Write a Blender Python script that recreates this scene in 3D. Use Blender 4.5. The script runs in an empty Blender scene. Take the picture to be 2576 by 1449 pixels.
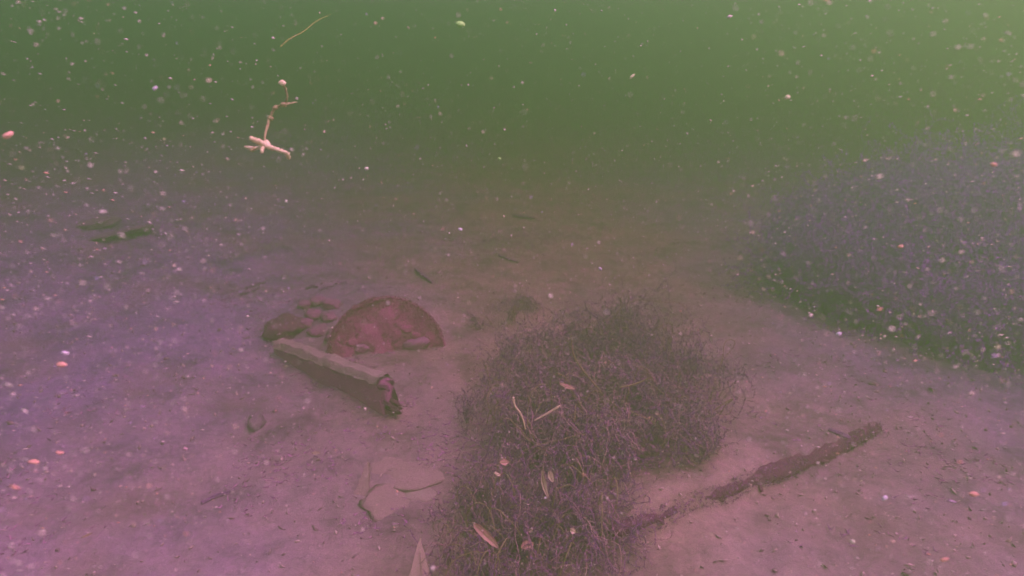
import bpy, math, random
import numpy as np

# ------------------------------------------------------------------ camera, sky, sun, exposure
sc = bpy.context.scene
COL = sc.collection
PITCH, CAMZ, LENS = 20.5, 0.85, 24.3
cam = bpy.data.objects.new('camera', bpy.data.cameras.new('camera'))
COL.objects.link(cam)
sc.camera = cam
cam.location = (0, 0, CAMZ)
cam.rotation_euler = (math.radians(90 - PITCH), 0, 0)
cam.data.lens = LENS
cam.data.clip_start = 0.01
cam.data.clip_end = 200
cam.data.dof.use_dof = True
cam.data.dof.focus_distance = 1.2
cam.data.dof.aperture_fstop = 4.3

SUN_EL, SUN_AZ = 55, 104
world = bpy.data.worlds.new('World')
sc.world = world
world.use_nodes = True
wn = world.node_tree
sky = wn.nodes.new('ShaderNodeTexSky')
sky.sky_type = 'NISHITA'
sky.sun_disc = False
sky.sun_elevation = math.radians(SUN_EL)
sky.sun_rotation = math.radians(SUN_AZ)
wn.links.new(sky.outputs[0], wn.nodes['Background'].inputs[0])
wn.nodes['Background'].inputs[1].default_value = 0.073
sun = bpy.data.objects.new('sun', bpy.data.lights.new('sun', 'SUN'))
COL.objects.link(sun)
sun.data.energy = 3.9
sun.data.angle = math.radians(100)
sun.data.color = (1.0, 0.42, 0.78)
sun.rotation_euler = (math.radians(90 - SUN_EL), 0, math.radians(180 - SUN_AZ))
sc.view_settings.view_transform = 'Standard'
sc.view_settings.look = 'None'
sc.view_settings.gamma = 1
sc.view_settings.use_curve_mapping = False
sc.view_settings.exposure = 1.52
sc.cycles.use_denoising = True
sc.cycles.volume_bounces = 2
sc.cycles.max_bounces = 6
sc.cycles.diffuse_bounces = 2

# ------------------------------------------------------------------ helpers
def rng(s):
    return np.random.default_rng(s)

def _h(ix, iy, iz, s):
    n = (ix * 374761393 + iy * 668265263 + iz * 1274126177 + s * 974711) & 0xFFFFFFFF
    n = ((n ^ (n >> 13)) * 1103515245) & 0xFFFFFFFF
    n = ((n ^ (n >> 16)) * 2246822519) & 0xFFFFFFFF
    return ((n ^ (n >> 15)) & 0xFFFFFF) / float(0xFFFFFF)

def vnoise(x, y, z=0.0, s=0):
    x, y, z = np.broadcast_arrays(np.asarray(x, float), np.asarray(y, float), np.asarray(z, float))
    ix, iy, iz = np.floor(x).astype(np.int64), np.floor(y).astype(np.int64), np.floor(z).astype(np.int64)
    fx, fy, fz = x - ix, y - iy, z - iz
    fx, fy, fz = [f * f * (3 - 2 * f) for f in (fx, fy, fz)]
    r = 0
    for a in (0, 1):
        for b in (0, 1):
            for c in (0, 1):
                wt = (fx if a else 1 - fx) * (fy if b else 1 - fy) * (fz if c else 1 - fz)
                r = r + wt * _h(ix + a, iy + b, iz + c, s)
    return r * 2 - 1

def fbm(x, y, z=0.0, s=0, o=4):
    r, a = 0, 1.0
    for k in range(o):
        r = r + a * vnoise(np.asarray(x) * 2.03 ** k, np.asarray(y) * 2.03 ** k, np.asarray(z) * 2.03 ** k, s + k * 17)
        a *= 0.5
    return r

def sst(a, b, x):
    t = np.clip((x - a) / (b - a), 0, 1)
    return t * t * (3 - 2 * t)

F = 2576 * LENS / 36.0
CP, SP = math.cos(math.radians(PITCH)), math.sin(math.radians(PITCH))

def ray(u, v):
    """direction of a point of the picture, for finding where on the bed a thing stands"""
    a, b = (u - 1288) / F, (724.5 - v) / F
    d = np.array([a, CP + b * SP, -SP + b * CP])
    return d / np.linalg.norm(d)

def at(u, v, lift=0.0):
    d = ray(u, v)
    t = 0.2
    for _ in range(4000):
        p = np.array([0, 0, CAMZ]) + d * t
        g = float(H(p[0], p[1])) + lift
        if p[2] <= g:
            break
        t += max(0.0008, (p[2] - g) * 0.35)
    return p

def far(u, v, dist):
    return np.array([0, 0, CAMZ]) + ray(u, v) * dist

def mesh(name, v, f, mat, parent=None, smooth=False, tint=None):
    """one mesh object; v (n,3) and f (m,3) or (m,4) arrays or lists"""
    me = bpy.data.meshes.new(name)
    if isinstance(f, np.ndarray):
        v = np.asarray(v, np.float32)
        k = f.shape[1]
        me.vertices.add(len(v))
        me.vertices.foreach_set('co', v.ravel())
        me.loops.add(f.size)
        me.loops.foreach_set('vertex_index', f.astype(np.int32).ravel())
        me.polygons.add(len(f))
        me.polygons.foreach_set('loop_start', np.arange(0, f.size, k, dtype=np.int32))
        if smooth:
            me.polygons.foreach_set('use_smooth', np.ones(len(f), bool))
        me.update(calc_edges=True)
        me.validate()
    else:
        me.from_pydata([tuple(map(float, p)) for p in v], [], [tuple(map(int, q)) for q in f])
        if smooth:
            me.polygons.foreach_set('use_smooth', np.ones(len(me.polygons), bool))
    if tint is not None:
        at_ = me.attributes.new('tint', 'FLOAT', 'POINT')
        at_.data.foreach_set('value', np.asarray(tint, np.float32))
    me.materials.append(mat)
    o = bpy.data.objects.new(name, me)
    COL.objects.link(o)
    if parent is not None:
        o.parent = parent
    return o

def tag(o, label=None, cat=None, group=None, kind=None):
    if label: o['label'] = label
    if cat: o['category'] = cat
    if group: o['group'] = group
    if kind: o['kind'] = kind
    return o

def empty(name, loc, label, cat, group=None):
    o = bpy.data.objects.new(name, None)
    o.empty_display_size = 0.05
    o.location = tuple(map(float, loc))
    COL.objects.link(o)
    return tag(o, label, cat, group)

def tube(pts, rad, sides=6, seed=0, rough=0.0, caps=True):
    pts = np.asarray(pts, float)
    n = len(pts)
    rad = np.broadcast_to(np.asarray(rad, float), (n,)) if np.ndim(rad) < 1 or len(np.atleast_1d(rad)) in (1, n) else np.interp(np.linspace(0, 1, n), np.linspace(0, 1, len(rad)), rad)
    t = np.gradient(pts, axis=0)
    t /= np.linalg.norm(t, axis=1)[:, None] + 1e-9
    ref = np.array([0, 0, 1.0]) if abs(t[:, 2]).mean() < 0.8 else np.array([1.0, 0, 0])
    a = np.cross(t, ref); a /= np.linalg.norm(a, axis=1)[:, None] + 1e-9
    b = np.cross(a, t)
    r = rng(seed)
    V = []
    for i in range(n):
        for k in range(sides):
            th = 2 * math.pi * k / sides
            q = rad[i] * (1 + rough * r.uniform(-1, 1))
            V.append(pts[i] + q * (math.cos(th) * a[i] + math.sin(th) * b[i]))
    f = [(i * sides + k, i * sides + (k + 1) % sides, (i + 1) * sides + (k + 1) % sides, (i + 1) * sides + k) for i in range(n - 1) for k in range(sides)]
    if caps:
        V.append(pts[0] - t[0] * rad[0] * 0.6); V.append(pts[-1] + t[-1] * rad[-1] * 0.6)
        c0, c1 = len(V) - 2, len(V) - 1
        f += [(c0, (k + 1) % sides, k) for k in range(sides)]
        e = (n - 1) * sides
        f += [(c1, e + k, e + (k + 1) % sides) for k in range(sides)]
    return V, f

def spline(ctrl, n):
    """smooth curve through control points"""
    c = np.asarray(ctrl, float)
    c = np.vstack([2 * c[0] - c[1], c, 2 * c[-1] - c[-2]])
    out = []
    m = len(c) - 3
    for s in np.linspace(0, m - 1e-6, n):
        i = int(s); t = s - i
        p0, p1, p2, p3 = c[i:i + 4]
        out.append(0.5 * (2 * p1 + (p2 - p0) * t + (2 * p0 - 5 * p1 + 4 * p2 - p3) * t * t + (3 * p1 - p0 - 3 * p2 + p3) * t ** 3))
    return np.array(out)

def icos(sub=2):
    import bmesh
    bm = bmesh.new()
    bmesh.ops.create_icosphere(bm, subdivisions=sub, radius=1.0)
    v = np.array([p.co[:] for p in bm.verts]); f = np.array([[q.index for q in p.verts] for p in bm.faces])
    bm.free()
    return v, f

def rot(ax, ay, az):
    cx, sx, cy, sy, cz, sz = math.cos(ax), math.sin(ax), math.cos(ay), math.sin(ay), math.cos(az), math.sin(az)
    return np.array([[cz, -sz, 0], [sz, cz, 0], [0, 0, 1]]) @ np.array([[cy, 0, sy], [0, 1, 0], [-sy, 0, cy]]) @ np.array([[1, 0, 0], [0, cx, -sx], [0, sx, cx]])

# ------------------------------------------------------------------ materials
def new_mat(name):
    m = bpy.data.materials.new(name)
    m.use_nodes = True
    nt = m.node_tree
    b = nt.nodes['Principled BSDF']
    b.inputs['Roughness'].default_value = 0.95
    b.inputs['Specular IOR Level'].default_value = 0.05
    return m, nt, b

def noise_node(nt, scale, detail=6, rough=0.6, w=None):
    n = nt.nodes.new('ShaderNodeTexNoise')
    n.inputs['Scale'].default_value = scale
    n.inputs['Detail'].default_value = detail
    n.inputs['Roughness'].default_value = rough
    return n

def ramp(nt, src, stops):
    r = nt.nodes.new('ShaderNodeValToRGB')
    while len(r.color_ramp.elements) < len(stops):
        r.color_ramp.elements.new(0.5)
    for e, (p, c) in zip(r.color_ramp.elements, stops):
        e.position = p
        e.color = (*c, 1)
    nt.links.new(src, r.inputs[0])
    return r.outputs[0]

def mixc(nt, fac, a, b, mode='MIX'):
    m = nt.nodes.new('ShaderNodeMix')
    m.data_type = 'RGBA'
    m.blend_type = mode
    for s, v in ((m.inputs[0], fac), (m.inputs[6], a), (m.inputs[7], b)):
        if hasattr(v, 'is_output'):
            nt.links.new(v, s)
        elif isinstance(v, (int, float)):
            s.default_value = v
        else:
            s.default_value = (*v, 1)
    return m.outputs[2]

def bump(nt, b, src, strength, dist=0.01):
    n = nt.nodes.new('ShaderNodeBump')
    n.inputs['Strength'].default_value = strength
    n.inputs['Distance'].default_value = dist
    nt.links.new(src, n.inputs['Height'])
    nt.links.new(n.outputs[0], b.inputs['Normal'])

def tone(c):
    """the palette is noted as it looks after the camera's magenta white balance; this brings it back to the thing's own colour"""
    return (min(0.9, c[0]), min(0.9, c[1] * 2.4), min(0.9, c[2] * 1.35))

def speckled(name, dark, mid, light, scale=14, fine=120, bstr=0.5):
    """blotchy weathered surface: two scales of noise over three colours"""
    dark, mid, light = tone(dark), tone(mid), tone(light)
    m, nt, b = new_mat(name)
    tc = nt.nodes.new('ShaderNodeTexCoord')
    n1, n2 = noise_node(nt, scale), noise_node(nt, fine, 4, 0.7)
    for n in (n1, n2):
        nt.links.new(tc.outputs['Object'], n.inputs['Vector'])
    c1 = ramp(nt, n1.outputs[0], [(0.32, dark), (0.5, mid), (0.7, light)])
    c2 = ramp(nt, n2.outputs[0], [(0.3, dark), (0.55, mid), (0.75, light)])
    nt.links.new(mixc(nt, 0.35, c1, c2), b.inputs['Base Color'])
    bump(nt, b, n2.outputs[0], bstr, 0.006)
    return m

def tinted(name, stops, rough=0.9):
    """colour picked per leaf, fleck or blade from its own tint value"""
    m, nt, b = new_mat(name)
    a = nt.nodes.new('ShaderNodeAttribute')
    a.attribute_name = 'tint'
    stops = [(p, tone(c)) for p, c in stops]
    nt.links.new(ramp(nt, a.outputs['Fac'], stops), b.inputs['Base Color'])
    b.inputs['Roughness'].default_value = rough
    return m

def bed_material():
    m, nt, b = new_mat('silt')
    tc = nt.nodes.new('ShaderNodeTexCoord')
    big, mid_, fine, speck = noise_node(nt, 1.3, 5, 0.55), noise_node(nt, 7, 7, 0.66), noise_node(nt, 60, 6, 0.7), noise_node(nt, 260, 2, 0.6)
    for n in (big, mid_, fine, speck):
        nt.links.new(tc.outputs['Object'], n.inputs['Vector'])
    sx = nt.nodes.new('ShaderNodeSeparateXYZ')
    nt.links.new(tc.outputs['Object'], sx.inputs[0])
    def mth(op, a, b_):
        q = nt.nodes.new('ShaderNodeMath')
        q.operation = op
        for k_, v_ in enumerate((a, b_)):
            if hasattr(v_, 'is_output'):
                nt.links.new(v_, q.inputs[k_])
            else:
                q.inputs[k_].default_value = v_
        return q.outputs[0]
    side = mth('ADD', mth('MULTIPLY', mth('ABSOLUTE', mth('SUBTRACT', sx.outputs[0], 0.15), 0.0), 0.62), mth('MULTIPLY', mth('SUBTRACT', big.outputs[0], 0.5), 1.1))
    base = ramp(nt, side, [(0.10, (0.52, 0.47, 0.35)), (0.80, (0.50, 0.39, 0.63))])  # violet cast of murk and lens towards the sides, painted into the silt colour
    blot = ramp(nt, mid_.outputs[0], [(0.34, (0.52, 0.47, 0.54)), (0.49, (0.86, 0.84, 0.87)), (0.62, (1.05, 1.04, 1.0))])
    c = mixc(nt, 1.0, base, blot, 'MULTIPLY')
    fi = ramp(nt, fine.outputs[0], [(0.3, (0.72, 0.72, 0.74)), (0.6, (1.05, 1.05, 1.03))])
    c = mixc(nt, 1.0, c, fi, 'MULTIPLY')
    # thin brown-green algal film that grows in patches
    film = noise_node(nt, 3.1, 8, 0.62)
    mp = nt.nodes.new('ShaderNodeMapping')
    mp.inputs['Location'].default_value = (3.1, 7.7, 1.3)
    nt.links.new(tc.outputs['Object'], mp.inputs[0])
    nt.links.new(mp.outputs[0], film.inputs['Vector'])
    ff = ramp(nt, film.outputs[0], [(0.50, (0, 0, 0)), (0.66, (0.55, 0.55, 0.55))])
    c = mixc(nt, ff, c, (0.36, 0.31, 0.26))
    sp = ramp(nt, speck.outputs[0], [(0.74, (0, 0, 0)), (0.80, (0.6, 0.6, 0.6))])
    c = mixc(nt, sp, c, (0.66, 0.68, 0.60))
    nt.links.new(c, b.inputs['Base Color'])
    bump(nt, b, fine.outputs[0], 0.55, 0.012)
    return m

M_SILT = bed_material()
M_SILTCAP = speckled('settled_silt', (0.426, 0.174, 0.242), (0.504, 0.207, 0.275), (0.582, 0.241, 0.308), 18, 140, 0.6)
M_WOOD = speckled('sodden_wood', (0.466, 0.064, 0.267), (0.589, 0.092, 0.328), (0.713, 0.137, 0.369), 22, 160, 0.8)
M_BARK = speckled('black_bark', (0.171, 0.021, 0.095), (0.243, 0.032, 0.131), (0.339, 0.059, 0.165), 26, 130, 0.9)
M_RUST = speckled('rusty_iron', (0.416, 0.045, 0.198), (0.515, 0.066, 0.231), (0.614, 0.124, 0.286), 16, 90, 0.8)
M_RUSTDARK = speckled('rusty_rim', (0.367, 0.024, 0.188), (0.473, 0.036, 0.213), (0.604, 0.057, 0.250), 20, 120, 0.8)
M_REDSTONE = speckled('reddish_stone', (0.359, 0.059, 0.231), (0.487, 0.100, 0.274), (0.641, 0.173, 0.347), 24, 120, 0.8)
M_DARKSTONE = speckled('dark_stone', (0.238, 0.071, 0.172), (0.314, 0.107, 0.209), (0.390, 0.156, 0.248), 20, 120, 0.7)
M_FARSTONE = speckled('far_stone', (0.299, 0.102, 0.230), (0.368, 0.132, 0.276), (0.437, 0.168, 0.299), 20, 120, 0.4)
M_PALESTONE = speckled('silted_stone', (0.386, 0.148, 0.209), (0.482, 0.183, 0.253), (0.508, 0.196, 0.269), 13, 110, 0.6)
M_PALEWOOD = speckled('pale_wood', (0.551, 0.205, 0.293), (0.665, 0.269, 0.338), (0.756, 0.345, 0.382), 12, 120, 0.4)
M_TWIG = speckled('bleached_twig', (0.328, 0.117, 0.109), (0.429, 0.172, 0.148), (0.562, 0.265, 0.218), 60, 300, 0.5)
M_STRAND = speckled('green_strand', (0.26, 0.14, 0.06), (0.36, 0.19, 0.08), (0.46, 0.25, 0.12), 60, 300, 0.4)
M_PINKTWIG = speckled('pink_twig', (0.70, 0.30, 0.26), (0.85, 0.42, 0.36), (0.9, 0.55, 0.46), 60, 300, 0.4)
M_DARKTWIG = speckled('dark_twig', (0.229, 0.038, 0.188), (0.310, 0.058, 0.239), (0.408, 0.089, 0.291), 60, 300, 0.5)
M_STEM = speckled('weed_stem', (0.266, 0.104, 0.104), (0.399, 0.171, 0.142), (0.532, 0.243, 0.190), 50, 250, 0.3)
M_LEAF = tinted('weed_leaf', [(0.0, (0.224, 0.022, 0.205)), (0.35, (0.310, 0.047, 0.244)), (0.65, (0.428, 0.113, 0.231)), (0.9, (0.599, 0.207, 0.282)), (1.0, (0.669, 0.301, 0.436))])
M_DARKLEAF = tinted('thicket_leaf', [(0.0, (0.522, 0.006, 0.531)), (0.6, (0.612, 0.009, 0.648)), (1.0, (0.612, 0.016, 0.648))])
M_FUZZ = tinted('algae', [(0.0, (0.404, 0.069, 0.310)), (0.6, (0.554, 0.121, 0.378)), (1.0, (0.774, 0.190, 0.483))])
M_BARKFUZZ = tinted('log_algae', [(0.0, (0.220, 0.027, 0.169)), (0.6, (0.338, 0.047, 0.244)), (1.0, (0.540, 0.100, 0.356))])
M_REDFUZZ = tinted('red_algae', [(0.0, (0.300, 0.019, 0.150)), (0.6, (0.400, 0.032, 0.188)), (1.0, (0.550, 0.063, 0.237))])
M_FLECK = tinted('fleck', [(0.0, (0.36, 0.17, 0.24)), (0.5, (0.85, 0.39, 0.50)), (0.76, (0.85, 0.32, 0.36)), (0.9, (0.88, 0.22, 0.24)), (0.95, (0.55, 0.22, 0.60)), (1.0, (0.70, 0.37, 0.28))], 0.6)
M_LITTER = tinted('litter', [(0.0, (0.275, 0.078, 0.182)), (0.5, (0.450, 0.156, 0.260)), (0.8, (0.700, 0.286, 0.390)), (1.0, (0.900, 0.468, 0.520))])
M_DEADLEAF = speckled('dead_leaf', (0.58, 0.24, 0.27), (0.74, 0.34, 0.36), (0.85, 0.42, 0.44), 40, 200, 0.3)
M_BROWNLEAF = speckled('brown_leaf', (0.46, 0.13, 0.19), (0.60, 0.19, 0.24), (0.70, 0.25, 0.30), 40, 200, 0.3)

# ------------------------------------------------------------------ the bed
def flat(u, v):
    d = ray(u, v)
    return (d * (CAMZ / -d[2]))[:2]

LOG_A, LOG_B = flat(1560, 1405), flat(2165, 1105)     # crest line of the buried log
STAKE = flat(1055, 1440)
THICKET, TANGLE, DRUM, SILTY = flat(2580, 700), flat(1430, 1130), flat(960, 800), flat(1080, 1160)

def H(x, y):
    x, y = np.asarray(x, float), np.asarray(y, float)
    z = 0.030 * fbm(x * 1.1 + 5, y * 1.1, s=3, o=3) + 0.011 * fbm(x * 5, y * 5, s=9, o=3) + 0.0035 * fbm(x * 23, y * 23, s=21, o=3)
    z = z + 0.16 * sst(0.5, 2.6, -x + 0.10 * (y - 1.5)) + 0.35 * sst(2.5, 7, np.abs(x))
    z = z + 0.13 * np.exp(-(((x - THICKET[0]) / 0.55) ** 2 + ((y - THICKET[1]) / 0.5) ** 2))       # foot of the weed thicket
    z = z + 0.035 * np.exp(-(((x - TANGLE[0]) / 0.28) ** 2 + ((y - TANGLE[1]) / 0.35) ** 2))      # root mound of the tangle
    z = z + 0.045 * np.exp(-(((x - DRUM[0]) / 0.30) ** 2 + ((y - DRUM[1]) / 0.2) ** 2))       # silt piled behind the drum
    d = LOG_B - LOG_A
    L = np.hypot(*d); d = d / L
    nrm = np.array([-d[1], d[0]])
    s = (x - LOG_A[0]) * d[0] + (y - LOG_A[1]) * d[1]
    q = (x - LOG_A[0]) * nrm[0] + (y - LOG_A[1]) * nrm[1] + 0.007 * fbm(x * 13, y * 13, s=40, o=3)
    along = sst(-0.12, 0.10, s) * (1 - sst(L - 0.12, L + 0.12, s))
    z = z + along * np.where(q > 0, 0.045 * np.exp(-(q / 0.15) ** 2), 0.045 * np.exp(-(q / 0.018) ** 2) - 0.006 * np.exp(-((q + 0.045) / 0.035) ** 2))
    return z

def axis(lo, hi, step, out_lo, out_hi):
    core = list(np.arange(lo, hi + 1e-6, step))
    s, p = step, hi
    while p < out_hi:
        s *= 1.14; p += s; core.append(p)
    s, p = step, lo
    while p > out_lo:
        s *= 1.14; p -= s; core.insert(0, p)
    return np.array(core)

gx, gy = axis(-2.0, 2.2, 0.010, -26, 26), axis(0.55, 3.3, 0.010, -7, 42)
X, Y = np.meshgrid(gx, gy)
Z = H(X, Y)
nx, ny = len(gx), len(gy)
idx = np.arange(nx * ny).reshape(ny, nx)
quads = np.stack([idx[:-1, :-1].ravel(), idx[:-1, 1:].ravel(), idx[1:, 1:].ravel(), idx[1:, :-1].ravel()], 1)
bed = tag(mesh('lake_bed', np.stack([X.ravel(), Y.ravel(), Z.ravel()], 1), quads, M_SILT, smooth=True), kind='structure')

# the murky water itself: one closed box of even density
vm = bpy.data.materials.new('murky_water')
vm.use_nodes = True
vn = vm.node_tree
vn.nodes.clear()
vo, pv = vn.nodes.new('ShaderNodeOutputMaterial'), vn.nodes.new('ShaderNodeVolumePrincipled')
vn.links.new(pv.outputs[0], vo.inputs['Volume'])
SS, SA, D = np.array([0.150, 0.425, 0.099]), np.array([0.510, 0.480, 0.570]), 1.00
cc = SS / D
aa = np.clip(1 - SA / (D * (1 - cc)), 0, 1) ** 2
pv.inputs['Color'].default_value = (*cc, 1)
pv.inputs['Absorption Color'].default_value = (*aa, 1)
pv.inputs['Density'].default_value = D
pv.inputs['Anisotropy'].default_value = 0.68
pv.inputs['Density Attribute'].default_value = ''
try:
    vm.cycles.homogeneous_volume = True
except Exception:
    pass
bx = [(x, y, z) for x in (-29, 29) for y in (-9, 45) for z in (-1.3, 1.10)]
tag(mesh('haze', bx, [(0, 1, 3, 2), (4, 6, 7, 5), (0, 4, 5, 1), (2, 3, 7, 6), (0, 2, 6, 4), (1, 5, 7, 3)], vm), kind='stuff')

# ------------------------------------------------------------------ growing things
def whorls(pos, dirs, length, width, per, r, spread=0.9):
    """thin pointed leaflets round each node, vectorised; returns v, f, tint"""
    n = len(pos)
    p = np.repeat(pos, per, 0); t = np.repeat(dirs, per, 0)
    rd = r.normal(size=(n * per, 3))
    rd -= t * (rd * t).sum(1)[:, None]
    rd /= np.linalg.norm(rd, axis=1)[:, None] + 1e-9
    d = rd * spread + t * r.uniform(0.1, 0.9, (n * per, 1))
    d /= np.linalg.norm(d, axis=1)[:, None]
    s = np.cross(d, r.normal(size=d.shape)); s /= np.linalg.norm(s, axis=1)[:, None] + 1e-9
    L = (length * r.uniform(0.5, 1.25, n * per))[:, None]
    W = (width * r.uniform(0.6, 1.4, n * per))[:, None]
    v = np.stack([p - s * W * 0.5, p + s * W * 0.5, p + d * L], 1).reshape(-1, 3)
    f = np.arange(n * per * 3).reshape(-1, 3)
    return v, f

def strands(r, n, R, Hh, steps, step, droop=0.5, wander=0.30):
    """paths of weed strands rising from a rooted patch and arching out inside a dome: (steps, n, 3) positions"""
    nt_ = max(1, n // 11)                                   # strands rise in tufts
    pick = r.integers(0, nt_, n)
    a, q = r.uniform(0, 2 * math.pi, nt_)[pick], (R * 0.9 * r.uniform(0, 1, nt_) ** 0.68)[pick]
    p = np.stack([q * np.cos(a), q * np.sin(a), np.zeros(n)], 1) + r.normal(size=(n, 3)) * np.array([R, R, 0]) * 0.04
    d = np.stack([np.cos(a) * 0.5, np.sin(a) * 0.5, np.ones(n)], 1) + (r.normal(size=(nt_, 3)) * 0.45)[pick] + r.normal(size=(n, 3)) * 0.22
    top = Hh * (r.uniform(0.35, 1.1, nt_))[pick] * r.uniform(0.8, 1.1, n)
    P, T = [], []
    for k in range(steps):
        d = d + r.normal(size=(n, 3)) * wander
        rr = np.hypot(p[:, 0], p[:, 1]) / R
        lim = top * np.sqrt(np.clip(1 - (rr * 0.85) ** 2, 0.05, 1))
        d[:, 2] -= np.where(p[:, 2] > lim, droop * 1.6, 0.0)
        d[:, 2] += np.where(p[:, 2] < 0.02, 0.6, 0.0)
        d[:, :2] -= p[:, :2] / R * np.where(rr > 1, 0.5, 0.0)[:, None]
        d /= np.linalg.norm(d, axis=1)[:, None]
        p = p + d * step
        P.append(p.copy()); T.append(d.copy())
    return np.array(P), np.array(T)

def prisms(P, w):
    """three-sided threads along paths P (steps, n, 3)"""
    S, n, _ = P.shape
    off = np.array([[1, 0, 0.2], [-0.5, 0.8, 0], [-0.4, -0.8, -0.2]]) * w
    v = (P[:, :, None, :] + off[None, None]).reshape(-1, 3)
    i = np.arange(S * n * 3).reshape(S, n, 3)
    f = [np.stack([i[:-1, :, k], i[:-1, :, (k + 1) % 3], i[1:, :, (k + 1) % 3], i[1:, :, k]], -1).reshape(-1, 4) for k in range(3)]
    q = np.concatenate(f)
    return v, np.concatenate([q[:, [0, 1, 2]], q[:, [0, 2, 3]]])

def weed(px, py, R, Hh, n, seed, label, name='water_weed', cat='water weed', group='weeds of the tangled clump', mat=None, leaf=0.0075, lw=0.0014, per=3, step=0.0105, nstem=9, pale=0.0):
    r = rng(seed)
    base = at(px, py)
    o = empty(name, base, label, cat, group)
    steps = int(Hh * 1.9 / step)
    P, T = strands(r, n, R, Hh, steps, step)
    P2, T2 = [], []
    st = [0]
    # side shoots
    k = r.integers(2, steps - 1, n * 2); j = r.integers(0, n, n * 2)
    p, d = P[k, j], T[k, j] + r.normal(size=(n * 2, 3)) * 0.9
    for _ in range(max(5, steps // 3)):
        d = d + r.normal(size=d.shape) * 0.35
        d /= np.linalg.norm(d, axis=1)[:, None]
        p = p + d * step * 0.8
        p[:, 2] = np.maximum(p[:, 2], 0.004)
        P2.append(p.copy()); T2.append(d.copy())
    P2, T2 = np.array(P2), np.array(T2)
    for Q in (P, P2):                                       # follow the bed under each strand
        Q[:, :, 2] += H(Q[:, :, 0] + base[0], Q[:, :, 1] + base[1]) - base[2]
    v1, f1 = prisms(P, 0.0008)
    v2, f2 = prisms(P2, 0.0006)
    v3, f3 = whorls(P.reshape(-1, 3), T.reshape(-1, 3), leaf, lw, per, r)
    v4, f4 = whorls(P2.reshape(-1, 3), T2.reshape(-1, 3), leaf * 0.85, lw, per, r)
    t1 = np.repeat(np.tile(r.uniform(0.2, 0.9, n), steps), 3)
    t2 = np.repeat(np.tile(r.uniform(0.2, 0.9, n * 2), len(P2)), 3)
    shoot = np.tile(r.beta(0.9, 1.7, n), steps)
    shoot2 = np.tile(r.beta(0.9, 1.7, n * 2), len(P2))
    t3 = np.repeat(np.clip(np.repeat(shoot, per) + r.normal(size=len(shoot) * per) * 0.16 + pale + (r.uniform(size=len(shoot) * per) > 0.968) * 0.6, 0, 1), 3)
    t4 = np.repeat(np.clip(np.repeat(shoot2, per) + r.normal(size=len(shoot2) * per) * 0.16 + pale + (r.uniform(size=len(shoot2) * per) > 0.968) * 0.6, 0, 1), 3)
    V, Fc, off = [], [], 0
    for v, f in ((v1, f1), (v2, f2), (v3, f3), (v4, f4)):
        V.append(v); Fc.append(f + off); off += len(v)
    fo = mesh('foliage', np.concatenate(V), np.concatenate(Fc), mat or M_LEAF, o, tint=np.concatenate([t1, t2, t3, t4]))
    fo['kind'] = 'stuff'
    for s in range(nstem):
        q, _ = strands(r, 1, R * 0.8, Hh * 1.06, int(steps * 0.9), step, droop=0.35, wander=0.16)
        q[:, :, 2] += H(q[:, :, 0] + base[0], q[:, :, 1] + base[1]) - base[2]
        pts = np.vstack([[q[0, 0, 0], q[0, 0, 1], q[0, 0, 2] - 0.02], q[:, 0]])
        sv, sf = tube(pts, np.linspace(0.0012, 0.0006, len(pts)), 5, seed + s)
        mesh('stem', sv, sf, M_STEM, o)
    return o

def fuzz(name, pts, nrm, length, width, r, mat, parent, per=3):
    v, f = whorls(np.asarray(pts), np.asarray(nrm), length, width, per, r, 0.8)
    o = mesh(name, v, f, mat, parent, tint=np.repeat(r.uniform(0, 1, len(f)), 3))
    o['kind'] = 'stuff'
    return o

# far thicket, dense and dark
weed(2500, 665, 0.74, 0.43, 2300, 101, 'big dark thicket of weed on the rising bank, far larger than the central tangle', 'weed_thicket', 'weed thicket', None, M_DARKLEAF, 0.010, 0.0040, 4, 0.017, 4)

CL = [  # px, py, radius, height, strands, label, pale
    (1590, 905, 0.150, 0.215, 150, 'dark bushy weed crowning the far top of the tangled clump', -0.22),
    (1420, 945, 0.165, 0.165, 130, 'weed on the drum side of the tangle with a long curved pale stem', 0.0),
    (1695, 1010, 0.150, 0.165, 130, 'dark weed on the outer flank of the tangle towards the thicket', -0.2),
    (1320, 1050, 0.135, 0.130, 110, 'low dim weed of the tangle nearest the sunken timber end', -0.04),
    (1505, 1085, 0.185, 0.215, 190, 'tallest weed in the middle of the tangle with pale brown shoots', 0.24),
    (1625, 1135, 0.120, 0.130, 100, 'short dark weed between the middle of the tangle and the buried log', -0.08),
    (1370, 1200, 0.150, 0.150, 140, 'weed of the tangle with dead pale leaves and a pink forked twig above it', 0.02),
    (1245, 1345, 0.105, 0.105, 100, 'low brown weed spreading beside the pointed stake', 0.06),
    (1400, 1345, 0.130, 0.125, 120, 'nearest full weed of the tangle beside the low end of the buried log', 0.08),
    (1185, 1440, 0.065, 0.080, 70, 'small frayed weed just beside the pointed stake tip', 0.08),
    (1340, 1470, 0.120, 0.090, 100, 'front weed of the tangle cut by the bottom of the view', 0.10),
    (1275, 800, 0.110, 0.060, 60, 'low spray of weed lying on silt between the drum and the tangle', -0.05),
]
for i, (px, py, R, Hh, n, lab, pale) in enumerate(CL):
    weed(px, py, R * 1.12, Hh, int(n * 0.8), 200 + i, lab, pale=pale)

# ------------------------------------------------------------------ rusty drum
def ring_verts(rad, yy, segs, r, jit):
    return [((rad + r.uniform(-jit, jit)) * math.cos(2 * math.pi * k / segs), yy, (rad + r.uniform(-jit, jit)) * math.sin(2 * math.pi * k / segs)) for k in range(segs)]

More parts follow.
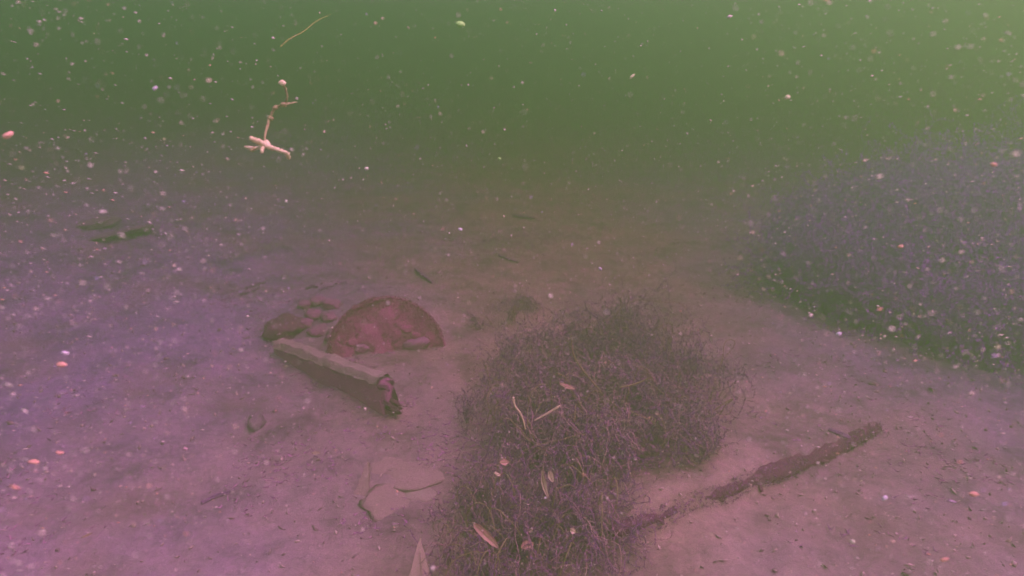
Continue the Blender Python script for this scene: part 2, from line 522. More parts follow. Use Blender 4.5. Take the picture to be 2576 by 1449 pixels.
def loft(rings, close_first=False, close_last=False):
    n = len(rings[0])
    v = [p for q in rings for p in q]
    f = [(i * n + k, i * n + (k + 1) % n, (i + 1) * n + (k + 1) % n, (i + 1) * n + k) for i in range(len(rings) - 1) for k in range(n)]
    if close_first:
        f.append(tuple(range(n))[::-1])
    if close_last:
        f.append(tuple((len(rings) - 1) * n + k for k in range(n)))
    return v, f

b = at(970, 886)
dr = empty('rusty_drum', b + np.array([0, 0.02, -0.015]), 'rust red round drum end furred with algae, half buried behind the timber', 'drum')
dr.rotation_euler = (math.radians(-34), math.radians(4), math.radians(10))
r = rng(5)
RD = 0.158
v, f = loft([ring_verts(RD * s, y, 64, r, 0.0045) for s, y in ((0.99, 0.0), (1.0, 0.012), (1.0, 0.10), (0.985, 0.22), (0.98, 0.30))], False, True)
mesh('barrel_wall', v, f, M_RUSTDARK, dr, True)
v, f = loft([ring_verts(RD * s, y, 64, r, 0.0045) for s, y in ((1.00, -0.004), (1.015, -0.010), (1.0, -0.016), (0.97, -0.018), (0.94, -0.016), (0.91, -0.008), (0.97, 0.006), (1.00, -0.004))])
mesh('rim', v, f, M_RUSTDARK, dr, True)
vv, ff, nr, sg = [], [], 12, 64
for i in range(nr + 1):
    for k in range(sg):
        q = RD * 0.96 * i / nr; th = 2 * math.pi * k / sg
        x, z = q * math.cos(th), q * math.sin(th)
        vv.append((x, -0.014 - 0.012 * (1 - (i / nr) ** 2) + 0.009 * float(fbm(x * 18, z * 18, s=77, o=3)), z))
ff = [(i * sg + k, i * sg + (k + 1) % sg, (i + 1) * sg + (k + 1) % sg, (i + 1) * sg + k) for i in range(nr) for k in range(sg)]
mesh('lid', vv, ff, M_RUST, dr, True)
pts, nm = [], []
for k in range(1500):
    th = r.uniform(-0.15, math.pi + 0.15); y = r.choice([r.uniform(-0.024, 0.02), r.uniform(-0.02, 0.12)])
    pts.append((RD * 1.0 * math.cos(th), y, RD * 1.0 * math.sin(th))); nm.append((math.cos(th), -0.2, math.sin(th)))
for k in range(1500):
    q, th = RD * (0.97 - 0.9 * r.uniform() ** 2.2), r.uniform(0, math.pi)
    pts.append((q * math.cos(th), -0.022, q * math.sin(th))); nm.append((0, -1, 0.2))
fuzz('algae_fur', pts, nm, 0.008, 0.0018, r, M_REDFUZZ, dr, 3)
# welded lumps of rust low on the face
iv, if_ = icos(2)
for k in range(5):
    x, z = r.uniform(-0.11, 0.10), r.uniform(0.02, 0.09)
    s = r.uniform(0.006, 0.016)
    w_ = iv * s * np.array([1.2, 0.45, 0.9]) * (1 + 0.3 * fbm(iv[:, 0] * 2 + k, iv[:, 1] * 2, iv[:, 2] * 2, 5, 2))[:, None]
    mesh('rust_lump', w_ + np.array([x, -0.020, z]), if_, M_RUST, dr, True)

# ------------------------------------------------------------------ stones
def stone(name, p, size, seed, label, cat='stone', group=None, mat=M_DARKSTONE, sink=0.35, sub=3):
    r = rng(seed)
    v, f = icos(sub)
    n = fbm(v[:, 0] * 1.15 + seed, v[:, 1] * 1.15, v[:, 2] * 1.15, seed, 4)
    v = v * (1 + (0.28 if 'flat' in name else 0.42) * n + 0.07 * fbm(v[:, 0] * 5 + seed, v[:, 1] * 5, v[:, 2] * 5, seed + 3, 3))[:, None]
    v[:, 2] = np.where(v[:, 2] > 0.6, 0.6 + (v[:, 2] - 0.6) * 0.3, v[:, 2])
    if 'flat' in name or seed in (332, 333):
        v[:, 2] = np.where(v[:, 2] > 0, np.minimum(v[:, 2], 1.15) ** 2, v[:, 2])      # edges feather out under the silt
    v = (v * np.asarray(size)) @ rot(r.uniform(-.2, .2), r.uniform(-.2, .2), r.uniform(0, 6.28)).T
    o = mesh(name, v, f, mat, None, True)
    o.location = (p[0], p[1], p[2] + size[2] * (1 - 2 * sink))
    return tag(o, label, cat, group)

RUB = [(768, 772, .020, 'small red stone at the upper end of the rubble beside the drum'), (800, 765, .022, 'knobbly red stone at the top of the rubble heap'),
       (835, 772, .024, 'rounded red stone touching the drum rim at the top of the rubble'), (790, 800, .026, 'broad red stone in the middle of the rubble'),
       (825, 805, .022, 'red stone leaning on the lower drum rim'), (765, 820, .020, 'small red stone at the timber side of the rubble'),
       (800, 838, .022, 'red stone just above the silted edge of the timber'), (845, 850, .026, 'lower red stone of the rubble below the drum rim'),
       (905, 880, .020, 'small reddish stone lying below the drum face'), (1045, 870, .022, 'reddish stone at the foot of the drum on the tangle side')]
for i, (px, py, s, lab) in enumerate(RUB):
    stone('rubble_stone', at(px, py), (s * 1.2, s, s * 0.85), 300 + i, lab, 'stone', 'red rubble beside the drum', M_REDSTONE, 0.3)
stone('dark_stone', at(648, 1066), (.026, .018, .017), 331, 'small dark purple stone alone on the bare silt before the timber', mat=M_DARKSTONE, sink=0.2)
stone('dark_stone', at(238, 560), (.10, .075, .030), 332, 'far blurred dark stone standing alone high on the bed', mat=M_FARSTONE, sink=0.5)
stone('dark_stone', at(285, 588), (.13, .09, .022), 333, 'flat blurred dark stone just before the far dark stone', mat=M_FARSTONE, sink=0.5)
stone('dark_stone', at(725, 830), (.055, .075, .030), 334, 'dark low lump standing in for the shadowed hollow at the sunken end of the timber', mat=M_BARK, sink=0.35)  # dark lump put where a shadowed hollow lies beside the timber
stone('flat_stone', at(1045, 1185), (.080, .050, .0115), 341, 'broad pale pink silted flat stone against the tangle', mat=M_PALESTONE, sink=0.57)
stone('flat_stone', at(968, 1170), (.036, .032, .012), 342, 'small pale silted stone beside the broad flat stone', mat=M_PALESTONE, sink=0.57)
stone('flat_stone', at(1000, 1265), (.050, .072, .0115), 343, 'long pale pink silted stone lying lengthwise before the broad one', mat=M_PALESTONE, sink=0.57)
stone('flat_stone', at(1050, 1240), (.034, .022, .010), 344, 'little greenish pale stone tucked between two flat stones', mat=M_SILTCAP, sink=0.57)

# pointed shards standing out of the silt
def shard(p, w, h, th, tilt, yaw, seed, label, name, cat, mat):
    r = rng(seed)
    o = empty(name, p, label, cat)
    o.rotation_euler = (math.radians(tilt), 0, math.radians(yaw))
    n = 14
    L = [(-w * (1 - (i / n) ** 1.15) + r.uniform(-.0015, .0015), -0.05 + (h + 0.05) * i / n) for i in range(n)]
    Rr = [(w * (1 - (i / n) ** 0.9) + r.uniform(-.0015, .0015), -0.05 + (h + 0.05) * i / n) for i in range(n)]
    out = L + [(0.002, h)] + Rr[::-1]
    v = [(x, -th / 2, z) for x, z in out] + [(x * 0.93, th / 2, z - 0.001) for x, z in out]
    m = len(out)
    f = [tuple(range(m)), tuple(range(2 * m - 1, m - 1, -1))] + [(k, m + k, m + (k + 1) % m, (k + 1) % m) for k in range(m)]
    mesh('blade', v, f, mat, o)
    return o
sh = shard(at(1060, 1490), 0.038, 0.088, 0.014, -26, 6, 61, 'pale pointed wooden stake tip poking up at the near edge', 'pointed_stake', 'stake', M_PALEWOOD)
cv, cf = tube(spline([(0.004, -0.0075, -0.03), (0.002, -0.0085, 0.03), (0.001, -0.0085, 0.068)], 8), 0.0012, 5, 4, 0.3)
mesh('grain_ridge', cv, cf, M_PALEWOOD, sh)
shard(at(915, 1235), 0.026, 0.055, 0.015, -48, -6, 62, 'dull pink pointed shard lying in silt behind the flat stones', 'pointed_shard', 'shard', M_PALESTONE)

# ------------------------------------------------------------------ sunken timber
A, B = at(795, 940), at(985, 1042)
axis_ = B - A; axis_[2] = 0
Lt = np.linalg.norm(axis_)
yaw = math.atan2(axis_[1], axis_[0])
tb = empty('sunken_timber', (A + B) / 2 + np.array([0, 0.0, -0.014]), 'squared rotten timber half sunk in silt with its ragged end facing the tangle', 'timber')
tb.rotation_euler = (0, math.radians(-7.0), yaw)
r = rng(8)
sec, cs = 44, 28
rings = []
for i in range(sec):
    t = i / (sec - 1)
    x = -Lt * 1.05 + Lt * 1.55 * t
    ring = []
    for k in range(cs):
        th = 2 * math.pi * k / cs
        c, s = math.cos(th), math.sin(th)
        e = 0.35
        yy, zz = 0.018 * math.copysign(abs(c) ** e, c), 0.050 * math.copysign(abs(s) ** e, s)
        nn = float(fbm(x * 14, yy * 40, zz * 40, 31, 3))
        q = 1 + 0.05 * nn - (0.10 * abs(float(vnoise(k * 0.9, 1.0, s=5))) if t > 0.9 else 0)
        ring.append((x + (0.016 * float(vnoise(k * 0.8, 3.0, s=12)) if i >= sec - 1 else 0), yy * q, zz * q + 0.035))
    rings.append(ring)
v, f = loft(rings, True, True)
mesh('beam', v, f, M_WOOD, tb, True)
# blanket of settled silt on the upper face
gxn, gyn = 60, 12
vv = []
for i in range(gxn):
    for j in range(gyn):
        x = -Lt * 1.04 + Lt * 1.52 * i / (gxn - 1); y = -0.022 + 0.044 * j / (gyn - 1)
        edge = min(j, gyn - 1 - j) / 2.0
        lump = 0.004 * float(fbm(x * 30, y * 30, 0, 55, 3))
        vv.append((x + 0.004 * float(vnoise(i, j, s=6)), y + 0.003 * float(vnoise(i * .7, j, s=7)), 0.087 + (0.006 + max(lump, -0.004) if edge >= 1 else -0.010 + lump * 0.6 + 0.008 * edge)))
ff = [(i * gyn + j, (i + 1) * gyn + j, (i + 1) * gyn + j + 1, i * gyn + j + 1) for i in range(gxn - 1) for j in range(gyn - 1)]
mesh('silt_layer', vv, ff, M_SILTCAP, tb, True)
for k in range(7):
    y0, z0 = -0.015 + 0.005 * k + r.uniform(-.003, .003), r.uniform(0.0, 0.075)
    ln = r.uniform(0.02, 0.05)
    sv, sf = tube([(Lt * 0.48, y0, z0), (Lt * 0.50 + ln * 0.6, y0 + r.uniform(-.004, .004), z0 + r.uniform(-.006, .003)), (Lt * 0.50 + ln, y0, z0 - 0.004)], [0.007, 0.005, 0.002], 5, k, 0.3)
    mesh('splinter', sv, sf, M_BARK, tb)
pts = np.array([p for q in rings for p in q])
sel = pts[r.integers(0, len(pts), 700)]
nm = sel * np.array([0, 1, 1]) - np.array([0, 0, 0.035]); nm /= np.linalg.norm(nm, axis=1)[:, None] + 1e-9
fuzz('algae_fur', sel, nm, 0.008, 0.0016, r, M_FUZZ, tb, 3)

# ------------------------------------------------------------------ buried log
r = rng(11)
dl = (LOG_B - LOG_A) / np.linalg.norm(LOG_B - LOG_A)
nl = np.array([-dl[1], dl[0]])
n = 70
lp = []
LT = np.linspace(-0.04, 1.06, 60)
LZ = np.polyval(np.polyfit(LT, [float(H(*(LOG_A + (LOG_B - LOG_A) * t_ + nl * 0.035))) for t_ in LT], 1), LT)
for i in range(n):
    t = -0.04 + 1.10 * i / (n - 1)
    q = LOG_A + (LOG_B - LOG_A) * t + nl * (-0.004 + 0.005 * float(vnoise(t * 9, 0, s=3)))
    lp.append((q[0], q[1], float(np.interp(t, LT, LZ)) - 0.007 - np.interp(t, [0, 0.3, 0.75, 1], [0.012, 0.015, 0.025, 0.016])))
mid = np.array(lp[n // 2])
lg = empty('buried_log', mid, 'long dark log buried in silt, its black underside showing along one edge', 'log')
v, f = tube(np.array(lp) - mid, np.interp(np.linspace(0, 1, n), [0, 0.3, 0.75, 1], [0.012, 0.015, 0.025, 0.016]), 22, 13, 0.10)
mesh('bark', v, f, M_BARK, lg, True)
for k in range(5):
    i = [8, 20, 33, 47, 60][k]
    p = np.array(lp[i]) - mid
    e = p + np.array([*(-nl * r.uniform(0.02, 0.035)), r.uniform(-0.012, 0.012)]) + np.array([*dl, 0]) * r.uniform(-.03, .03)
    sv, sf = tube([p, (p + e) / 2 + r.normal(size=3) * .003, e], [0.008, 0.006, 0.003], 6, k, 0.25)
    mesh('branch_stub', sv, sf, M_BARK, lg)
pts, nm = [], []
for k in range(1300):
    i = r.integers(0, n); p = np.array(lp[i]) - mid
    a = r.uniform(-0.9, 1.5)
    d = np.array([*(-nl * math.cos(a)), math.sin(a)])
    pts.append(p + d * 0.022 + np.array([*dl, 0]) * r.uniform(-.006, .006)); nm.append(d)
fuzz('algae_fur', pts, nm, 0.006, 0.0014, r, M_BARKFUZZ, lg, 3)

# ------------------------------------------------------------------ twigs, strands and leaves
def stick(name, ctrl, rad, label, cat, mat, seed=0, n=14, sides=6, rough=0.12, group=None):
    c = np.asarray(ctrl, float)
    m = c.mean(0)
    v, f = tube(spline(c - m, n), rad, sides, seed, rough)
    o = mesh(name, v, f, mat)
    o.location = m
    return tag(o, label, cat, group)

# the floating twig, about 70 cm from the lens
def ft(u, v, dz=0.0):
    return far(u, v, 0.98 + dz * 1.4)
c0 = ft(668, 362)
tw = empty('floating_twig', c0, 'pale pink branching twig drifting in open green water', 'twig')
def twp(*a, **k):
    name, ctrl, rad, mat = a
    v, f = tube(spline([np.asarray(p) - c0 for p in ctrl], k.get('n', 16)), np.asarray(rad) * 1.2, 7, k.get('seed', 0), 0.34)
    return mesh(name, v, f, mat, tw, True)
main = twp('stem', [ft(668, 366), ft(666, 345, .004), ft(672, 318, .012), ft(681, 292, .018), ft(694, 270, .014), ft(716, 262, .005), ft(722, 246, -.002), ft(719, 226, -.006), ft(711, 212, -.01)], [0.0018, 0.0012, 0.0016, 0.0019, 0.0014, 0.0016, 0.0011, 0.0013, 0.0015], M_TWIG, n=34, seed=1)
iv1, if1 = icos(2)
def knob(u, v, dz, s, mat, k):
    w_ = iv1 * s * 1.3 * np.array([1.2, 1, .85]) * (1 + .25 * fbm(iv1[:, 0] * 2 + k, iv1[:, 1] * 2, iv1[:, 2] * 2, k, 2))[:, None]
    mesh('bud', w_ + (ft(u, v, dz) - c0), if1, mat, tw, True)
knob(710, 209, -.01, .0031, M_PINKTWIG, 1)
knob(714, 263, .002, .0032, M_TWIG, 2)
knob(693, 271, .012, .0026, M_TWIG, 3)
knob(681, 298, .016, .0028, M_TWIG, 4)
twp('side_shoot', [ft(716, 263), ft(730, 260, .01), ft(747, 257, .02)], [.0015, .0011, .0006], M_STEM, n=8, seed=2)
twp('branch', [ft(668, 366), ft(655, 358, -.004), ft(643, 353, -.012), ft(630, 348, -.02)], [.0036, .0032, .0030, .0022], M_PINKTWIG, n=12, seed=3)
twp('branch', [ft(664, 366), ft(648, 372, .006), ft(634, 373, .012), ft(616, 370, .018)], [.0024, .0017, .0020, .0015], M_PINKTWIG, n=12, seed=4)
twp('branch', [ft(662, 366), ft(659, 374, -.004), ft(658, 383, -.008)], [.0032, .0026, .0018], M_PINKTWIG, n=8, seed=5)
twp('branch', [ft(642, 372, .008), ft(637, 376, .006), ft(630, 380, .004)], [.0020, .0022, .0016], M_TWIG, n=8, seed=6)
twp('branch', [ft(666, 365), ft(682, 371, -.006), ft(698, 377, -.012), ft(714, 382, -.014), ft(723, 388, -.010), ft(727, 398, -.006)], [.0036, .0026, .0021, .0020, .0026, .0020], M_PINKTWIG, n=20, seed=7)
w_ = iv1 * np.array([.0056, .0050, .0048]) * (1 + .5 * fbm(iv1[:, 0] * 2, iv1[:, 1] * 2, iv1[:, 2] * 2, 9, 3))[:, None]
mesh('node', w_ + (ft(668, 363) - c0), if1, M_PINKTWIG, tw, True)

stick('drifting_strand', [far(705, 118, 1.75), far(728, 98, 1.77), far(762, 80, 1.8), far(795, 54, 1.84), far(832, 36, 1.88)], [.0012, .0018, .0015, .0012, .0007], 'faint yellow green strand drifting above the floating twig', 'strand', M_STRAND, 3, 26)

def on(u, v, lift=0.006):
    p = at(u, v); p[2] += lift
    return p
DT = [([(1047, 682), (1060, 694), (1072, 702), (1086, 714)], .0085, 'short thick dark twig lying beyond the drum top'),
      ([(770, 728), (788, 723), (800, 724)], .007, 'dark twig first in the broken line of sticks beyond the rubble'),
      ([(805, 731), (825, 724), (842, 720)], .005, 'thin dark twig in the middle of the broken line of sticks'),
      ([(845, 716), (862, 713), (872, 709)], .006, 'dark twig ending the broken line of sticks near the drum'),
      ([(620, 728), (645, 718), (668, 712)], .007, 'dark twig slanting on silt farther out than the rubble'),
      ([(605, 742), (630, 735), (655, 724)], .006, 'dark twig alongside the slanting far twig'),
      ([(508, 1268), (540, 1252), (562, 1245), (590, 1234)], .0045, 'crooked dark twig lying alone on the pink silt in front'),
      ([(2085, 1085), (2110, 1094), (2140, 1106), (2165, 1103)], .006, 'dark crooked twig at the high end of the buried log'),
      ([(1255, 645), (1280, 655), (1305, 662)], .006, 'far dim twig lying beyond the tangle and the drum'),
      ([(1290, 545), (1315, 549), (1345, 552)], .010, 'very faint dark stick farthest out in the murk')]
for i, (c, rd, lab) in enumerate(DT):
    stick('dark_twig', [on(u, v, rd * 0.6) for u, v in c], [rd * .8, rd, rd * .45], lab, 'twig', M_DARKTWIG, 50 + i, group='dark twigs lying on the bed')

# pale twigs caught in the weeds
def hang(u, v, base, up):
    """a point over the weed rooted at base, at the height up"""
    d = ray(u, v); b0 = at(*base)
    t = math.hypot(b0[0], b0[1]) / math.hypot(d[0], d[1]) * 0.89
    return np.array([0, 0, CAMZ]) + d * t + np.array([0, -0.0, 0.0])
stick('pink_twig', [hang(1291, 1000, (1370, 1200), 0), hang(1296, 1022, (1370, 1200), 0), hang(1312, 1045, (1370, 1200), 0), hang(1322, 1080, (1370, 1200), 0)], [.0022, .0018, .0016, .0012], 'curved pinkish twig, the upright arm of the V over the tangle', 'twig', M_PINKTWIG, 71)
stick('pink_twig', [hang(1408, 1021, (1370, 1200), 0), hang(1380, 1038, (1370, 1200), 0), hang(1345, 1058, (1370, 1200), 0)], [.0020, .0016, .0010], 'straight pinkish twig, the slanting arm of the V over the tangle', 'twig', M_PINKTWIG, 72)
stick('pale_stem', [hang(1436, 845, (1505, 1085), 0), hang(1442, 890, (1505, 1085), 0), hang(1462, 925, (1505, 1085), 0), hang(1490, 960, (1505, 1085), 0), hang(1512, 985, (1505, 1085), 0)], [.0010, .0013, .0014, .0012, .0009], 'long thin pale stem curving down across the dark upper tangle', 'stem', M_STEM, 73, 24)
stick('pale_stem', [hang(1410, 865, (1420, 945), 0), hang(1385, 890, (1420, 945), 0), hang(1362, 915, (1420, 945), 0)], [.0009, .0012, .0009], 'thin pale stem leaning towards the drum at the top of the tangle', 'stem', M_STEM, 74, 16)
stick('pale_stem', [hang(1560, 975, (1625, 1135), 0), hang(1600, 965, (1625, 1135), 0), hang(1640, 948, (1625, 1135), 0)], [.0010, .0014, .0009], 'thin brown stem slanting over the dark hollow in the tangle', 'stem', M_STEM, 75, 16)

def leaf(p, L, W, rotv, label, seed, mat=M_DEADLEAF, curl=0.35, cat='leaf', group=None):
    """a curled dead leaf with thickness and a midrib"""
    o = empty('dead_leaf', p, label, cat, group)
    Rm = rot(*[math.radians(a) for a in rotv])
    r = rng(seed)
    nL, nW = 10, 5
    top, bot = [], []
    for i in range(nL):
        t = i / (nL - 1)
        w_ = W * (math.sin(math.pi * (0.06 + 0.9 * t)) ** 0.8) * (1 + 0.15 * r.uniform(-1, 1))
        for j in range(nW):
            s = (j / (nW - 1) - 0.5)
            q = np.array([(t - 0.5) * L, s * w_, curl * L * ((t - 0.5) ** 2) + curl * abs(s) * w_ * 1.2 + r.uniform(-1, 1) * 0.0004])
            top.append(Rm @ q); bot.append(Rm @ (q - np.array([0, 0, 0.0007])))
    n = nL * nW
    f = []
    for i in range(nL - 1):
        for j in range(nW - 1):
            a = i * nW + j
            f += [(a, a + nW, a + nW + 1, a + 1), (n + a, n + a + 1, n + a + nW + 1, n + a + nW)]
    edge = [(i * nW) for i in range(nL)] + [(nL - 1) * nW + j for j in range(1, nW)] + [i * nW + nW - 1 for i in range(nL - 2, -1, -1)] + [j for j in range(nW - 2, 0, -1)]
    for k in range(len(edge)):
        a, b_ = edge[k], edge[(k + 1) % len(edge)]
        f.append((a, b_, n + b_, n + a))
    mesh('leaf_blade', top + bot, f, mat, o, True)
    rib = [Rm @ np.array([(t - 0.5) * L * 1.15, 0, curl * L * ((t - 0.5) ** 2) + 0.0008]) for t in np.linspace(0, 1, 8)]
    v, f2 = tube(rib, [.0007, .0004], 5, seed)
    mesh('midrib', v, f2, M_STEM, o)
    return o
W7 = (1400, 1345)
leaf(hang(1366, 1215, (1370, 1260), 0), .058, .009, (70, 78, 25), 'long thin pale dead leaf standing upright among the near weeds', 81)
leaf(hang(1384, 1198, (1370, 1260), 0), .022, .011, (60, 70, 10), 'short plump pale leaf just beside the long upright dead leaf', 82)
leaf(hang(1222, 1345, (1230, 1400), 0), .050, .013, (55, 40, -20), 'brown pink dead leaf slanting in the low weed near the stake', 83, M_BROWNLEAF)
leaf(hang(1250, 1195, (1300, 1290), 0), .016, .010, (20, 30, 60), 'small pale leaf scrap at the stone side of the tangle', 84)
leaf(hang(1268, 1163, (1300, 1260), 0), .016, .011, (40, 10, 20), 'small pink leaf scrap above the small pale one', 85, M_BROWNLEAF)
leaf(hang(1426, 974, (1505, 1085), 0), .030, .011, (10, 15, -15), 'pink brown leaf lying high on the middle of the tangle', 86, M_BROWNLEAF)
leaf(on(1470, 1322, .012), .016, .010, (50, 60, 20), 'tan leaf, upright half of the bent pair on the silt by the log', 87)
leaf(on(1495, 1328, .008), .030, .006, (10, 8, 25), 'narrow tan leaf lying flat beside its upright neighbour by the log', 88)
leaf(on(1330, 1405, .06), .013, .011, (40, 20, 0), 'small orange leaf scrap in the front weed at the bottom edge', 89)
leaf(on(1325, 1443, .055), .026, .016, (20, 10, 40), 'orange dead leaf half cut off by the bottom edge', 90, M_BROWNLEAF)
leaf(on(797, 1153, .012), .016, .008, (20, 0, 5), 'small pale oval leaf resting on the open silt before the timber', 91)
leaf(on(222, 1362, .012), .018, .004, (20, 10, 60), 'narrow orange leaf sliver on the silt far to the near side', 92, M_BROWNLEAF)
leaf(hang(1440, 1335, (1440, 1375), 0), .012, .008, (60, 40, 20), 'white leaf chip at the edge of the near weed', 93)

# ------------------------------------------------------------------ ground cover
r = rng(21)
def scatter(n, x0, x1, y0, y1, dens):
    x, y = r.uniform(x0, x1, n), r.uniform(y0, y1, n)
    k = r.uniform(size=n) < dens(x, y)
    x, y = x[k], y[k]
    return np.stack([x, y, H(x, y)], 1)
def patch(x, y):
    q = fbm(x * 4.2 + 9, y * 4.2, s=70, o=4)
    near = np.exp(-(((x - TANGLE[0]) / 0.42) ** 2 + ((y - TANGLE[1]) / 0.55) ** 2)) + 0.55 * np.exp(-(((x - SILTY[0]) / 0.22) ** 2 + ((y - SILTY[1]) / 0.22) ** 2)) + 0.8 * np.exp(-(((x - STAKE[0]) / 0.10) ** 2 + ((y - STAKE[1]) / 0.08) ** 2)) + 1.3 * np.exp(-(((x - THICKET[0]) / 0.75) ** 2 + ((y - THICKET[1] + 0.15) / 0.75) ** 2))
    return np.clip((q - 0.25 + 0.75 * near) * 1.1, 0, 0.9)
P_ = scatter(42000, -1.5, 2.6, 0.75, 3.0, patch)
N_ = np.tile([0, 0, 1.0], (len(P_), 1))
v, f = whorls(P_, N_, 0.011, 0.0028, 4, r, 1.2)
tag(mesh('algae_turf', v, f, M_FUZZ, tint=np.repeat(r.uniform(0, 1, len(f)), 3)), kind='stuff')

def flakes(P, L, W, tint, seed, thick=0.4, yaw=None):
    """small octahedral flecks, elongated along their own axis"""
    rr = rng(seed)
    n = len(P)
    a = rr.normal(size=(n, 3)) if yaw is None else yaw
    a /= np.linalg.norm(a, axis=1)[:, None]
    b_ = np.cross(a, rr.normal(size=(n, 3))); b_ /= np.linalg.norm(b_, axis=1)[:, None]
    c = np.cross(a, b_)
    L, W = L[:, None], W[:, None]
    v = np.stack([P + a * L, P - a * L, P + b_ * W, P - b_ * W, P + c * W * thick, P - c * W * thick], 1).reshape(-1, 3)
    t = np.array([[0, 2, 4], [2, 1, 4], [1, 3, 4], [3, 0, 4], [2, 0, 5], [1, 2, 5], [3, 1, 5], [0, 3, 5]])
    f = (np.arange(n)[:, None, None] * 6 + t[None]).reshape(-1, 3)
    return v, f, np.repeat(tint, 6)

x, y = r.uniform(-1.6, 1.8, 3000), 0.75 + 2.4 * r.uniform(size=3000) ** 1.3
P_ = np.stack([x, y, H(x, y) + 0.002], 1)
sz = r.uniform(0.0015, 0.0045, len(P_)) * np.where(r.uniform(size=len(P_)) > 0.95, 1.9, 1)
v, f, t = flakes(P_, sz * r.uniform(1, 2.5, len(P_)), sz, np.clip(r.beta(2.2, 1.6, len(P_)), 0, 1), 5, 0.3)
tag(mesh('leaf_litter', v, f, M_LITTER, tint=t), kind='stuff')

# flecks drifting in the water, spread through the whole volume in front of the lens
n = 27000
u, w_ = r.uniform(-1.15, 1.15, n), r.uniform(-1.2, 1.2, n)
dist = np.where(r.uniform(size=n) > 0.45, 0.40 + 2.2 * r.uniform(size=n) ** 0.95, r.uniform(0.38, 1.0, n))
hx, hz = dist * u * 0.74, w_ * 0.42 * dist
P_ = np.stack([hx, dist * CP + hz * SP, CAMZ - dist * SP + hz * CP], 1)
keep = (P_[:, 2] > H(P_[:, 0], P_[:, 1]) + 0.02) & (P_[:, 2] < 1.05)
keep &= (P_[:, 2] < 0.72) | (r.uniform(size=n) > 0.5)
keep &= ~((np.abs(u) < 0.45) & (dist < 0.6) & (r.uniform(size=n) > 0.35))
P_, u, dist = P_[keep], u[keep], dist[keep]
n = len(P_)
sz = np.exp(r.normal(math.log(0.00049), 0.48, n)) * np.clip(0.40 + 0.6 * dist, 0.4, 1.4)
el = 1.0 + np.clip(np.abs(u) - 0.35, 0, 1) * r.uniform(1.0, 5.5, n)
ax = np.stack([np.ones(n), r.normal(size=n) * 0.2, r.normal(size=n) * 0.10 + 0.14 * np.sign(u) * np.where(P_[:, 2] > 0.5, 1, -1)], 1)
rnd = r.normal(size=(n, 3))
ax = np.where((np.abs(u) > 0.4)[:, None], ax, rnd)
v, f, t = flakes(P_, sz * el * 1.1, sz, np.where(r.uniform(size=n) > 0.22, r.uniform(0, 0.6, n), r.uniform(0.6, 1.0, n)), 6, 0.8, ax)
tag(mesh('drifting_flecks', v, f, M_FLECK, tint=t), kind='stuff')

def fleck(u, v, d, size, dirn, mat, label, seed):
    vv, ff = icos(2)
    vv = vv * (1 + .3 * fbm(vv[:, 0] * 1.5 + seed, vv[:, 1] * 1.5, vv[:, 2] * 1.5, seed, 3))[:, None] * np.asarray(size) * (max(d, 0.85) / d) * 0.65
    d = max(d, 0.85)
    vv = vv @ rot(0, math.radians(dirn), 0).T
    o = mesh('drifting_fleck', vv, ff, mat, None, True)
    o.location = far(u, v, d)
    return tag(o, label, 'fleck', 'larger flecks drifting in the water')
def plain(name, c):
    return speckled(name, tuple(q * .75 for q in c), c, tuple(min(1, q * 1.15) for q in c), 300, 900, 0.2)
G_, O_, W_, Pk, Y_ = plain('green_fleck', (.42, .60, .18)), plain('orange_fleck', (.85, .23, .28)), plain('white_fleck', (.85, .80, .76)), plain('rose_fleck', (.75, .45, .45)), plain('yellow_fleck', (.75, .68, .35))
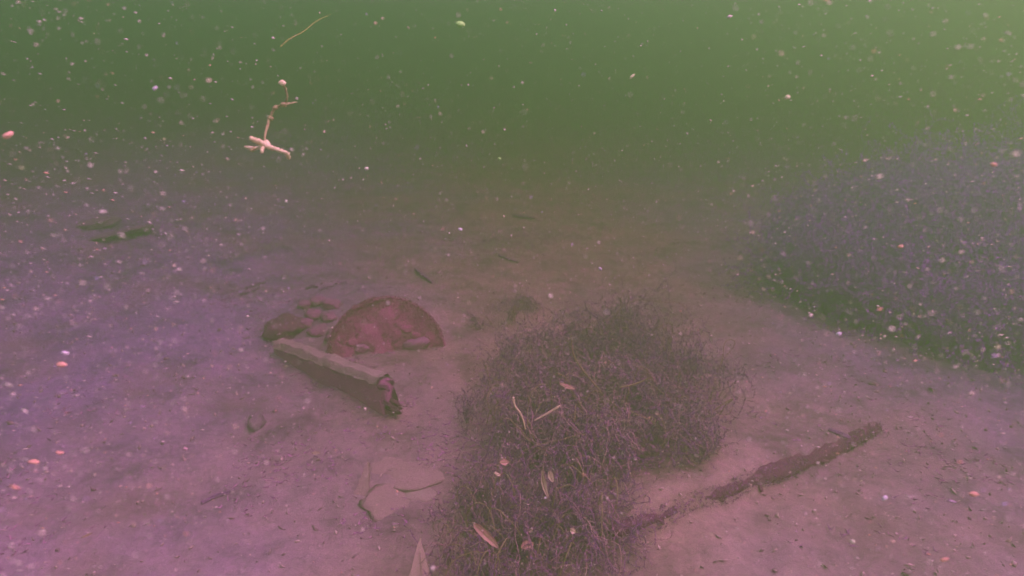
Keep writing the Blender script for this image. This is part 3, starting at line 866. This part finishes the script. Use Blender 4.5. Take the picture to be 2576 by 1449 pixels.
for i, a in enumerate([
    (1257, 399, .8, (.0030, .0026, .0026), 0, G_, 'round green fleck floating alone in mid water'),
    (1590, 192, .9, (.0060, .0020, .0022), -42, Y_, 'pale elongated fleck slanting high in the green water'),
    (1981, 244, .7, (.0042, .0025, .0024), -20, Y_, 'pale oval fleck in the green water toward the thicket'),
    (2450, 1243, .34, (.0032, .0015, .0014), 2, O_, 'flat orange oval fleck low on the thicket side'),
    (922, 424, .6, (.0028, .0018, .0020), 5, Pk, 'rosy oval fleck just under the floating twig'),
    (720, 506, .6, (.0018, .0018, .0018), 0, Pk, 'round rosy fleck straight below the floating twig'),
    (1158, 577, .8, (.0036, .0028, .0026), 20, W_, 'pale ragged fleck above the drum'),
    (1510, 676, 1.3, (.0060, .0045, .0045), 30, W_, 'white fleck hanging right above the tangle top'),
    (2500, 414, .40, (.0026, .0014, .0014), 4, O_, 'bright orange fleck above the dark thicket'),
    (2110, 840, .45, (.0024, .0016, .0016), -30, W_, 'bright white fleck at the thicket foot'),
    (2265, 620, .45, (.0030, .0014, .0015), -12, O_, 'orange white fleck before the middle of the thicket'),
    (155, 917, .36, (.0034, .0016, .0016), 8, O_, 'bright orange white fleck over the open silt, the boldest there'),
    (163, 888, .36, (.0028, .0011, .0012), 6, W_, 'white fleck just above the boldest orange one'),
    (85, 1162, .34, (.0036, .0014, .0014), 6, O_, 'long orange fleck near the outer edge of the open silt'),
    (150, 1139, .36, (.0026, .0012, .0012), 5, O_, 'orange fleck close above the long orange one'),
    (20, 340, .40, (.0044, .0020, .0020), -14, O_, 'orange streaked fleck at the outer edge of the green water'),
    (390, 222, .5, (.0030, .0015, .0015), -25, W_, 'pale slanting fleck between the outer edge and the floating twig'),
    (2145, 1362, .5, (.0024, .0020, .0018), 10, Pk, 'rosy fleck near the bottom below the buried log'),
    (2225, 1253, .45, (.0028, .0018, .0018), -35, W_, 'white fleck beyond the buried log toward the edge'),
    (2375, 1408, .40, (.0030, .0012, .0012), -20, O_, 'orange sliver fleck near the bottom corner'),
    (1372, 1252, .9, (.0022, .0022, .0022), 0, W_, 'white dot fleck before the near weeds'),
    (1158, 62, .6, (.0060, .0052, .004), 0, G_, 'wide faint green blob high up in the bright water'),
]):
    fleck(*a, seed=400 + i)
